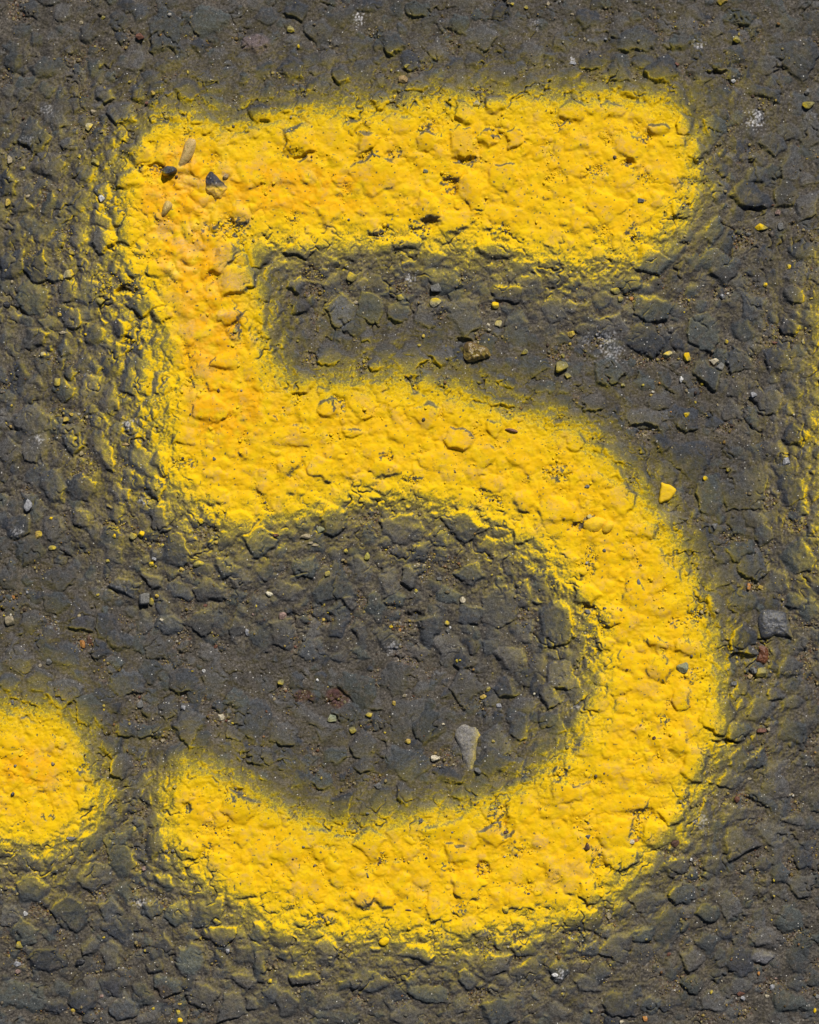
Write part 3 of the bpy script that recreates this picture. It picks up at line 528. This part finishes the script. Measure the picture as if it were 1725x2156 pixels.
# patch, x, y, half width, half height, colour
PEB = """
A 547,780,29,32,Y 590,1000,30,24,o 628,1225,24,26,w 942,575,19,18,c 575,690,23,20,b 865,228,30,24,r 50,1250,21,27,c 502,140,14,15,b 636,110,20,18,o 490,965,14,20,y 1028,718,22,18,y 60,985,22,30,b 145,728,14,12,n 1088,1090,14,10,n 1390,1085,22,26,t 1268,580,0,0,g 170,1210,20,15,b 140,1035,20,16,o 675,1005,14,16,o 905,635,15,12,r 800,505,14,13,y 1158,448,13,12,y
B 808,487,33,26,t 755,592,13,22,y 115,182,28,27,o 164,285,9,15,y 1260,640,26,24,Y 1480,25,15,14,y 1565,45,16,14,o 1243,580,14,16,o 735,432,12,12,o 830,408,20,18,o 945,1055,20,16,G 633,960,11,12,g 965,660,14,12,y 1096,608,12,10,Y
C 1125,12,42,30,c 1215,245,27,27,o 1655,648,45,30,o 1367,1402,46,30,y 1470,1310,20,22,p 1196,497,17,16,w 208,388,26,14,q 410,242,14,13,q 847,400,17,18,r 1290,1440,19,15,g 1490,1400,24,32,g 626,1236,26,17,g 55,25,14,18,b 1650,565,20,22,g 1540,1640,14,20,y 280,240,13,9,b
D 617,252,36,28,o 46,272,27,24,k 390,447,38,13,b 362,752,29,30,y 270,583,23,19,Y 175,1510,32,46,q 1236,1608,24,20,y 870,1688,26,26,y 707,1700,15,16,y 822,1702,27,26,o 240,1690,25,30,c 1346,803,13,13,n 1320,1225,13,15,g 770,1135,32,13,t 405,985,26,22,c 440,950,16,15,c 318,1590,15,11,y 75,898,14,14,c 38,1005,10,9,y 380,105,20,22,y 425,90,40,34,Y 1450,435,20,20,y 365,335,19,14,c 75,135,14,12,b
E 488,105,38,36,y 1008,172,40,30,g 1008,262,40,36,Y 1380,277,31,28,y 1395,393,26,24,Y 1330,401,18,17,m 1339,431,13,10,m 1555,568,25,24,o 908,526,14,14,y 935,470,13,13,c 948,914,11,12,y 790,230,28,22,o 518,262,20,15,b 1010,500,0,0,b 795,733,9,8,y 415,15,13,11,y 128,1238,17,14,y
F 201,456,34,24,c 190,516,14,11,c 148,590,15,23,o 140,660,43,43,o 180,716,27,24,o 873,736,18,22,w 793,582,38,27,Y 914,600,28,34,y 1083,624,33,28,m 1112,662,34,34,g 908,955,22,21,y 963,877,12,12,y 1024,1345,19,19,y 894,323,9,9,y 1391,153,17,17,y 1675,238,14,14,y 744,404,15,14,g 1626,505,14,22,Y 1080,1640,22,24,g 1524,1240,28,30,q 1318,830,27,22,q 1164,1290,14,15,o 296,1396,20,14,g 570,237,14,16,O 1450,512,27,13,r 470,190,36,25,o 497,240,24,20,o 1155,503,14,16,y 922,250,12,12,y 515,773,18,16,o 638,770,13,11,o 650,1085,18,16,b 1568,953,12,12,m 1128,225,17,18,q 423,737,14,14,n 810,935,10,10,O 740,760,10,10,O
G 325,271,27,18,y 948,338,18,16,q 930,370,23,19,y 961,386,12,12,y 1230,370,44,26,o 1207,331,20,12,y 1120,405,17,20,c 605,560,14,12,y 895,583,42,42,g 935,604,20,28,o 968,566,15,13,c 508,862,21,28,O 550,835,18,40,n 60,720,36,35,b 1265,626,16,12,r 999,712,18,11,m 1522,790,14,27,q 1258,1026,16,14,w 1135,1252,20,18,q 1364,1312,26,28,m 1396,1336,13,15,r 868,1232,26,28,g 857,1191,13,13,r 545,1470,24,20,y 249,997,13,15,b 305,970,20,22,g 76,1226,13,20,g 95,1611,14,14,g 1331,235,14,15,c 1000,255,15,15,o 83,572,12,16,O 945,1321,12,11,b 1433,1350,10,12,y 663,351,17,17,o 1560,680,11,11,p 1580,628,12,11,y 860,1140,0,0,g 1328,878,16,17,r 22,688,13,11,y 170,545,14,10,q 1005,1457,20,18,b 640,1243,13,9,y 641,1268,10,9,y 915,946,9,8,b 70,1010,9,9,y
H 341,430,22,21,o 903,377,17,16,b 937,378,13,14,b 1034,462,20,17,g 889,536,14,15,o 1172,590,24,24,m 1079,735,17,20,y 1100,762,11,10,w 1085,782,19,17,g 735,755,17,13,y 789,777,13,14,O 317,713,15,12,c 345,668,11,10,y 203,826,17,19,g 66,690,28,28,p 26,190,21,14,r 213,201,46,21,b 268,253,26,10,b 238,238,21,9,b 457,290,17,18,o 54,1098,24,20,o 370,1320,33,28,G 600,1295,28,22,y 500,1390,27,27,o 839,1462,24,20,c 1303,1188,24,18,c 1331,1140,19,18,o 1008,1565,34,24,m 1270,1640,26,25,g 696,1408,10,11,y 751,1225,14,18,c 815,1178,14,15,b 1400,1245,22,20,q 146,880,10,13,r 1355,436,11,9,y 281,1084,12,9,w 1138,965,13,12,y 1158,962,11,11,y 703,282,8,10,y 345,1127,9,8,y 1055,1355,14,12,m 1117,1605,13,9,m 300,160,32,28,G 150,885,0,0,r
I 885,1006,43,42,G 613,484,14,28,g 400,286,13,14,g 401,640,13,14,g 298,662,22,17,g 310,78,20,19,Y 1290,510,16,26,O 1363,510,22,17,c 1366,1037,38,36,o 1320,1022,24,26,g 1301,1060,20,20,t 1220,948,9,12,y 1183,1163,6,12,y 1372,1397,37,22,r 1411,1386,16,16,b 626,1361,13,14,t 1097,655,15,15,b 705,1438,15,13,n 1195,1106,26,22,g 551,473,9,9,n 541,1018,10,10,n 1075,138,22,22,g 300,406,9,9,n 502,650,12,12,t 155,87,9,9,t
J 80,306,16,17,k 441,581,37,20,g 121,1241,24,29,o 495,1340,38,20,k 112,1402,20,18,p 108,1358,28,22,q 157,1043,20,19,w 452,1640,16,18,c 1664,1460,17,17,y 1110,1702,22,22,y 1095,1655,18,20,o 890,766,18,20,p 1400,1270,18,20,q 895,1271,11,10,y 765,1561,9,9,m 626,1552,15,15,p 614,921,10,10,y 33,740,20,11,Y 1674,741,9,9,k 945,1628,10,14,y 1080,266,15,18,y 825,525,17,20,o 1108,1598,17,8,c 640,1190,10,11,y
K 1440,1015,27,30,y 1266,752,18,18,n 1111,543,8,9,g 1455,1248,8,14,m 657,255,32,22,g 196,632,9,11,g 1445,545,20,14,n 590,425,13,10,g 920,470,15,17,g 376,362,9,9,y 1597,1010,0,0,y 668,730,14,14,n 130,707,9,8,n 842,1023,26,9,n 435,1165,9,12,n
L 295,634,22,32,n 838,613,31,25,n 592,592,26,12,O 572,602,18,17,m 331,645,12,12,o 1219,340,22,26,r 1059,1525,14,13,y 1350,1411,13,14,O 1240,1538,33,17,r 1255,1568,17,17,q 1435,1500,20,22,q 1406,1551,17,14,m 798,1296,18,14,r 936,713,11,14,w 96,1416,24,17,w 1700,1642,12,19,y 1432,1083,10,10,c 505,1710,16,13,m 652,1690,20,18,O 1010,896,14,13,n 1711,1555,19,17,g 431,1062,16,28,b 940,810,9,13,y 1445,935,9,11,y 1122,786,8,8,y 1296,215,18,13,b 440,1361,8,8,y 205,1198,9,9,w 142,1535,9,9,y 320,1642,12,9,y 301,570,18,16,g 106,914,9,9,n 1442,836,8,10,y 1460,1447,14,14,p 148,1218,14,13,o
"""
def zone(x, y):
    d = float(csamp(SD[0], np.array([x]), np.array([y]))[0])
    if float(csamp(SD[1], np.array([x]), np.array([y]))[0]) > -5: return "on the yellow blob at the left edge"
    if d > -4:
        if y < 600: return "in the paint of the 5's top left corner" if x < 560 else "in the paint of the 5's top bar"
        if y < 830: return "in the paint of the 5's upright"
        if y < 1130 and x < 1050: return "in the paint of the 5's shoulder"
        if y < 1560: return "in the paint of the 5's right curve"
        return "in the paint of the 5's bottom stroke"
    if y < 270 and x < 1440: return "on asphalt above the 5"
    if x > 1430 and y < 640: return "on asphalt right of the top bar"
    if x < 420 and y < 640: return "on asphalt beside the 5's top left corner"
    if x < 480 and y < 1130: return "on asphalt left of the 5's upright"
    if x >= 480 and y < 930 and d < 0 and x < 1180: return "in the grey notch below the top bar"
    if x >= 1180 and y < 1300 : return "on asphalt right of the 5's shoulder"
    if x > 1440 and y < 1800: return "on asphalt right of the big curve"
    if x > 1200 and y >= 1800: return "on asphalt at the lower right"
    if y > 1750: return "on asphalt below the 5's bottom stroke" if x > 460 else "on asphalt at the lower left"
    if x < 470: return "on asphalt between the blob and the 5" if y > 1450 else "on asphalt left of the 5's open bowl"
    return "on asphalt inside the 5's bowl"
ORD = ["", "first", "second", "third", "fourth", "fifth", "sixth", "seventh", "eighth", "ninth", "tenth", "eleventh", "twelfth", "thirteenth", "fourteenth"]
pebs = []; crumbs = []
for ln in PEB.strip().splitlines():
    t, *items = ln.split()
    for it in items:
        v = it.split(','); x, y = tp(t, float(v[0]), float(v[1])); rx, ry = float(v[2])*K*0.9, float(v[3])*K*0.9
        if rx <= 0: continue
        if any(math.hypot(x-p['x'], y-p['y']) < 3.5 for p in pebs): continue
        d = dict(x=x, y=y, rx=rx, ry=ry, c=v[4])
        if max(rx, ry) < 4.5: crumbs.append(d); continue
        asp = max(rx, ry)/min(rx, ry)
        d['noun'] = 'sliver' if asp > 1.9 else 'pebble'
        d['zone'] = zone(x, y); pebs.append(d)
from collections import defaultdict
grp = defaultdict(list)
for p in pebs:
    s_ = max(p['rx'], p['ry']); p['size'] = 'tiny' if s_ < 5.6 else ('small' if s_ < 8.6 else 'larger')
    grp[(p['size'], p['c'], p['noun'], p['zone'])].append(p)
NUMW = ["", "one", "two", "three", "four", "five", "six", "seven", "eight", "nine", "ten", "eleven", "twelve"]
for k, L_ in grp.items():
    xs = [p['x'] for p in L_]; ys = [p['y'] for p in L_]
    horiz = (max(xs)-min(xs)) >= (max(ys)-min(ys))
    L_.sort(key=lambda p: p['x'] if horiz else p['y'])
    for i, p in enumerate(L_):
        base = f"{p['size']} {PAL[p['c']][2]} {p['noun']} {p['zone']}"
        n = len(L_)
        if n > 1:
            if i == 0: base += ", the leftmost" if horiz else ", the topmost"
            elif i == n-1: base += ", the rightmost" if horiz else ", the lowest"
            else: base += f", {ORD[i+1]} from " + ("left" if horiz else "top")
        p['label'] = base
r2 = np.random.default_rng(23)
TWO = 1.0
for p in pebs:
    x, y, rx, ry = p['x'], p['y'], p['rx'], p['ry']
    col, pc_, _ = PAL[p['c']]
    P = rockshape(IV, r2, planes=int(r2.integers(7, 10)))
    ext = np.abs(P[:, :2]).max(0); P[:, 0] *= rx/ext[0]; P[:, 1] *= ry/ext[1]
    hz = min(rx, ry)*r2.uniform(0.55, 0.85); P[:, 2] *= hz/np.abs(P[:, 2]).max()
    P += 0.35*np.stack([perlin(P[:, 0]+x, P[:, 2]+y, 3.0, 5+i) for i in range(3)], -1)*min(1, rx/8)
    g = gat(x, y); D = IV
    lat = D[:, 0]*g[0]+D[:, 1]*g[1]
    if pc_ >= 1: cv = np.clip(0.40+0.30*D[:, 2]+0.35*lat+0.15*math.sin(x), 0.05, 0.85)
    else: cv = np.clip(pc_*(0.55+0.9*lat+0.2*D[:, 2]), 0, 1)
    nv = len(P); alb = np.array(col)*(1+0.25*perlin(P[:, 0]*3, P[:, 1]*3+P[:, 2], 9, 44))[:, None]
    gz = max(ground(x, y), (ground(x-rx*.6, y)+ground(x+rx*.6, y)+ground(x, y-ry*.6)+ground(x, y+ry*.6))/4)
    onp = sdat(x, y) > 10
    lift = hz*(0.25 if onp else 0.34)
    P[:, 2] += lift
    glo = dict(w=.35, q=.45, m=.2, k=.5, n=.2, c=.1).get(p['c'], 0.05)
    me = mkmesh('pebble', P*S, IF, dict(albedo=alb, cov=cv, tan=np.zeros(nv), thick=np.zeros(nv), gloss=np.full(nv, glo)), M_STONE)
    place('stone_sliver' if p['noun'] == 'sliver' else 'pebble', me, wpos(x, y, gz+(1.0 if onp else 0)), label=p['label'], cat='stone sliver' if p['noun'] == 'sliver' else 'pebble', group='loose pebbles scattered on the asphalt')

# outlined stones and flakes
def outlined(name, pts, ox, oy, k, h, prof, col, cv=0.0, gl=0.0, label='', cat='stone', tilt=(0, 0), covf=None, sink=2.5, rough=0.5, lift=0.0, seed=1, bottom=True, tn=0.0):
    q = chaikin([((ox+a*k)*0.84229, (oy+b*k)*0.84229) for a, b in pts], 1)
    # resample evenly
    dd = np.r_[0, np.cumsum(np.hypot(*(np.roll(q, -1, 0)-q).T))]; qq = np.vstack([q, q[:1]])
    tt = np.linspace(0, dd[-1], 65)[:-1]
    q = np.stack([np.interp(tt, dd, qq[:, 0]), np.interp(tt, dd, qq[:, 1])], -1)
    c = q.mean(0); nr = 16
    ts = np.sin(np.linspace(0, pi/2, nr+1))[1:]
    P = [(c[0], c[1], h)]
    for t_ in ts:
        z = h*(1-t_**prof)
        for a in q: P.append((c[0]+(a[0]-c[0])*t_, c[1]+(a[1]-c[1])*t_, z))
    P = np.array(P)
    edge = P[-64:].copy(); edge[:, :2] = c+(edge[:, :2]-c)*0.96; edge[:, 2] = -sink
    P = np.vstack([P, edge])
    r = np.hypot(P[:, 0]-c[0], P[:, 1]-c[1])
    P[:-64, 2] += ((0.4-np.abs(perlin(P[:-64, 0], P[:-64, 1], 15, 90+seed)))*3.2+perlin(P[:-64, 0], P[:-64, 1], 5, 60+seed)*0.8)*rough
    P[:, 2] += tilt[0]*(P[:, 0]-c[0])+tilt[1]*(P[:, 1]-c[1])
    F = []
    nn_ = 64
    for i in range(nn_): F.append((0, 1+(i+1) % nn_, 1+i, 1+i))
    for r_ in range(nr):
        b0 = 1+r_*nn_; b1 = b0+nn_
        for i in range(nn_):
            j = (i+1) % nn_; F.append((b0+i, b0+j, b1+j, b1+i))
    tris = [(f[0], f[1], f[2]) for f in F[:nn_]]
    allf = tris+[t3 for f in F[nn_:] for t3 in ((f[0], f[1], f[2]), (f[0], f[2], f[3]))]
    # outward facing in world space (y is flipped)
    gz = ground(c[0], c[1]) + lift
    base = wpos(c[0], c[1], gz)
    VV = np.stack([(P[:, 0]-c[0])*S, -(P[:, 1]-c[1])*S, P[:, 2]*S], -1)
    F3 = np.array(allf, np.int32)
    nz = np.cross(VV[F3[0, 1]]-VV[F3[0, 0]], VV[F3[0, 2]]-VV[F3[0, 0]])[2]
    if nz < 0: F3[:nn_] = F3[:nn_, ::-1]
    nz = np.cross(VV[F3[nn_, 1]]-VV[F3[nn_, 0]], VV[F3[nn_, 2]]-VV[F3[nn_, 0]])[2]
    if nz < 0: F3[nn_:] = F3[nn_:, ::-1]
    n = len(P)
    u = (P[:, 0]-c[0])/max(1, np.ptp(q[:, 0])/2); v = (P[:, 1]-c[1])/max(1, np.ptp(q[:, 1])/2)
    cvv = np.full(n, cv) if covf is None else np.clip(covf(u, v)+0.2*perlin(P[:, 0], P[:, 1], 5, 33), 0, 1)
    alb = np.array(col)*(1+0.2*perlin(P[:, 0], P[:, 1], 12, 8))[:, None]
    me = mkmesh(name, VV, F3, dict(albedo=alb, cov=cvv, tan=np.full(n, tn), thick=np.zeros(n), gloss=np.full(n, gl)), M_STONE)
    return place(name, me, base, label=label, cat=cat)
outlined('paint_flake', [(600,430),(740,510),(920,530),(1060,620),(1230,760),(1180,900),(1040,1100),(920,1240),(760,1270),(620,1320),(530,1390),(460,1330),(440,1230),(480,1050),(490,850),(540,650),(550,480)],
         1620, 1180, 100/1725, 6.0, 9, (.5,.4,.1), cv=1.0, gl=0.05, label="large flat angular chip coated solid yellow, lying right of the 5's shoulder", cat='stone chip', tilt=(0.03,-0.03), sink=1.0, rough=0.25, lift=2.2, tn=.25)
outlined('teardrop_stone', [(240,560),(330,430),(440,370),(570,370),(700,460),(830,440),(930,540),(990,620),(950,800),(870,960),(850,1200),(820,1500),(760,1680),(690,1800),(620,1790),(520,1650),(460,1450),(400,1200),(330,980),(240,820),(215,680)],
         1120, 1780, 120/1437, 6.0, 3.5, (.165,.155,.145), gl=0.1, label="pale grey teardrop-shaped stone set in asphalt near the bottom of the 5's bowl", cat='stone', covf=lambda u, v: np.clip(0.8*(u*1.1+0.35*v)-0.05, 0, .75), tilt=(-.05,.02), rough=0.9, lift=0.5, sink=6)
outlined('glossy_pebble', [(400,560),(480,470),(620,440),(760,500),(900,560),(1060,600),(1200,680),(1240,800),(1300,890),(1270,950),(1100,1010),(900,1060),(720,1130),(560,1140),(450,1070),(390,960),(380,800),(390,680)],
         1130, 820, 130/1725, 13.0, 2.6, (.13,.085,.04), gl=0.75, label="glossy brown and ochre pebble in a hollow of the notch below the top bar", cat='pebble', covf=lambda u, v: np.clip(0.30-0.25*np.abs(v-.3), 0, .3), rough=2.4, sink=2, lift=1.0, seed=4)
outlined('shiny_slab', [(350,600),(430,480),(560,420),(700,440),(860,460),(1040,500),(1080,640),(1130,840),(1160,1000),(1220,1150),(1080,1070),(980,1090),(840,1080),(740,1030),(650,1120),(430,1140),(400,1000),(350,800)],
         1860, 1480, 160/1568, 8.5, 5, (.052,.054,.063), gl=0.5, label="shiny slate-grey slab of stone in the asphalt near the right edge", cat='stone', covf=lambda u, v: np.clip(0.9*(u-0.62), 0, .8), tilt=(0, .07), rough=0.9, lift=1, sink=6, seed=13)
outlined('dark_block', [(195,330),(265,258),(330,262),(405,268),(465,318),(448,385),(330,425),(215,437),(185,390)], 380, 380, .1391, 16, 9, (.05,.055,.065), gl=.2,
         label="dark blue-grey stone block jutting from thick paint at the 5's top left corner", cat='stone', covf=lambda u, v: np.clip(1.1*(-u-0.2)+1.2*(v-.45), 0, .9), rough=0.9, lift=1, sink=4, seed=5)
outlined('pointed_stone', [(1060,330),(1180,440),(1300,560),(1390,660),(1330,720),(1280,780),(1240,870),(1130,870),(1080,810),(960,760),(940,650),(950,500),(1000,400)], 380, 380, .1391, 13, 3.2, (.04,.042,.055), gl=.1,
         label="pointed stone with bare black tip and tan lower half, in thick yellow paint", cat='stone', covf=lambda u, v: np.clip(2.2*(v+0.22), 0, 1), rough=1.7, lift=2.0, sink=4, seed=6, tn=.85)
outlined('stone_chip', [(230,900),(300,870),(380,940),(370,1010),(300,1090),(240,1150),(180,1160),(180,1080)], 380, 380, .1391, 8, 2.6, (.40,.27,.12), gl=.3, label="tan club-shaped chip in the yellow paint left of the pointed stone", cat='stone chip', cv=0.36, lift=0.5, seed=7)
outlined('stone_chip', [(1150,850),(1215,860),(1205,920),(1180,980),(1125,1030),(1092,1030),(1118,960)], 0, 0, K/0.84229, 7, 3, (.36,.25,.12), gl=.2, label="tan stick-shaped chip leaning above the dark block in the yellow paint", cat='stone chip', cv=0.42, lift=3, seed=8, tn=.8)
outlined('leaf_fragment', [(1350,870),(1410,880),(1420,940),(1400,985),(1350,980),(1335,960),(1360,920)], 1348, 1260, K/0.84229, 5, 4, (.12,.045,.02), gl=.35, label="rust-brown leaf fragment wedged below the shiny slab at the right", cat='leaf fragment', lift=1, seed=9, rough=1.5)
outlined('wood_splinter', [(1430,1040),(1475,1035),(1510,1050),(1518,1064),(1480,1062),(1450,1052)], 680, 650, K/0.84229, 4, 3, (.20,.10,.06), gl=.1, label="thin reddish-brown splinter lying on the paint of the 5's shoulder", cat='splinter', lift=3, seed=10)
outlined('stone_chip', [(1630,545),(1655,535),(1690,556),(1662,578)], 0, 1260, K/0.84229, 4.5, 4, (.55,.50,.36), gl=.1, label="cream triangular chip at the upper left inside the 5's bowl", cat='stone chip', lift=2, seed=11)
outlined('stone_chip', [(590,292),(606,320),(600,345),(567,345),(570,318)], 680, 1260, K/0.84229, 4.5, 4, (.24,.25,.10), cv=.45, label="olive-yellow arrowhead-shaped chip high inside the 5's bowl", cat='stone chip', lift=2, seed=12)
outlined('stone_chip', [(335,908),(395,890),(400,930),(385,950)], 1348, 1860, K/0.84229, 4.5, 6, (.5,.4,.1), cv=1, label="small solid yellow triangular chip by the lower right end of the paint", cat='stone chip', lift=2, seed=13)
outlined('stone_chip', [(655,1215),(690,1185),(725,1195),(720,1225),(695,1245),(665,1235)], 680, 1860, K/0.84229, 4.5, 4, (.5,.4,.1), cv=.95, label="pale yellow rounded chip stuck under the 5's bottom stroke", cat='stone chip', lift=2, seed=14)
outlined('rounded_stone', [(265,130),(300,90),(350,75),(405,90),(420,110),(390,150),(350,180),(300,178)], 1348, 1260, K/0.84229, 9, 2.6, (.4,.3,.1), cv=1, label="larger yellow-coated stone of the pair sitting in a crack of the right curve", cat='stone', lift=1, seed=15, tn=.3)
outlined('rounded_stone', [(380,160),(410,105),(450,100),(465,130),(445,165),(405,188)], 1348, 1260, K/0.84229, 8, 2.6, (.4,.3,.1), cv=1, label="smaller yellow-coated stone of the pair sitting in a crack of the right curve", cat='stone', lift=1, seed=16, tn=.3)

# ------------------------------------------------------------------ grit: sand and crumbs nobody could count
gr = np.random.default_rng(99)
gv, gf, ga, gc, ng = [], [], [], [], 0
cand = np.argwhere((gx[None, :] > -60) & (gx[None, :] < W0+60) & (gy[:, None] > -60) & (gy[:, None] < H0+60))
pw = (pitm*(1-0.85*stone)+0.012)[cand[:, 0], cand[:, 1]]; pw = pw/pw.sum()
sel = gr.choice(len(cand), 13000, replace=False, p=pw)
GC = np.array([(.15,.12,.08),(.09,.073,.056),(.21,.175,.12),(.05,.03,.02),(.13,.06,.03),(.34,.32,.28),(.20,.14,.05),(.07,.07,.07)]); GP = [.26,.24,.12,.13,.06,.03,.08,.08]
allg = [(float(gx[j]), float(gy[i]), None, None) for i, j in cand[sel]] + [(d['x'], d['y'], max(d['rx'], d['ry']), d['c']) for d in crumbs]
nvb = len(IV1)
for (x, y, rr, ck) in allg:
    r_ = (rr and rr*0.85) or min(4.0, 0.9+gr.exponential(0.65)); sdv = 0
    P = rockshape(IV1, gr, planes=8)*r_*gr.uniform(0.75, 1.2, 3)
    s0 = sdat(x, y)
    if ck: col, c0, _ = PAL[ck]; c0 = min(0.55 if s0 < 10 else 1, c0)
    else:
        col = GC[gr.choice(8, p=GP)]*gr.uniform(.7, 1.3)
        i = int(np.clip(np.searchsorted(gx, x), 0, NX-1)); j = int(np.clip(np.searchsorted(gy, y), 0, NY-1))
        c0 = 1.0 if (s0 > 12 and gr.random() < .88) else float(np.clip(0.06+gr.normal(0, .15)+far[j, i]*0.8, 0, 0.8))
        if s0 > 12 and c0 < 1: c0 = 0
    z = ground(x, y)+r_*0.35 + (1.0 if s0 > 10 else 0)
    gv.append(np.stack([P[:, 0]+x-W0/2, P[:, 1]+H0/2-y, P[:, 2]*0.8+z], -1)*S); gf.append(IF1+ng); ng += nvb
    ga.append(np.tile(np.array(col), (nvb, 1))); gc.append(np.clip(c0*(0.75+0.4*IV1[:, 2]), 0, 1))
me = mkmesh('grit', np.vstack(gv), np.vstack(gf), dict(albedo=np.vstack(ga), cov=np.concatenate(gc), tan=np.zeros(ng), thick=np.zeros(ng), gloss=np.full(ng, .1)), M_STONE)
place('grit', me, kind='stuff', label="fine brown, tan and yellow sand grains lying in the hollows between the stones", cat='grit')
print('pebbles', len(pebs), 'crumbs', len(crumbs), 'grains', len(allg))
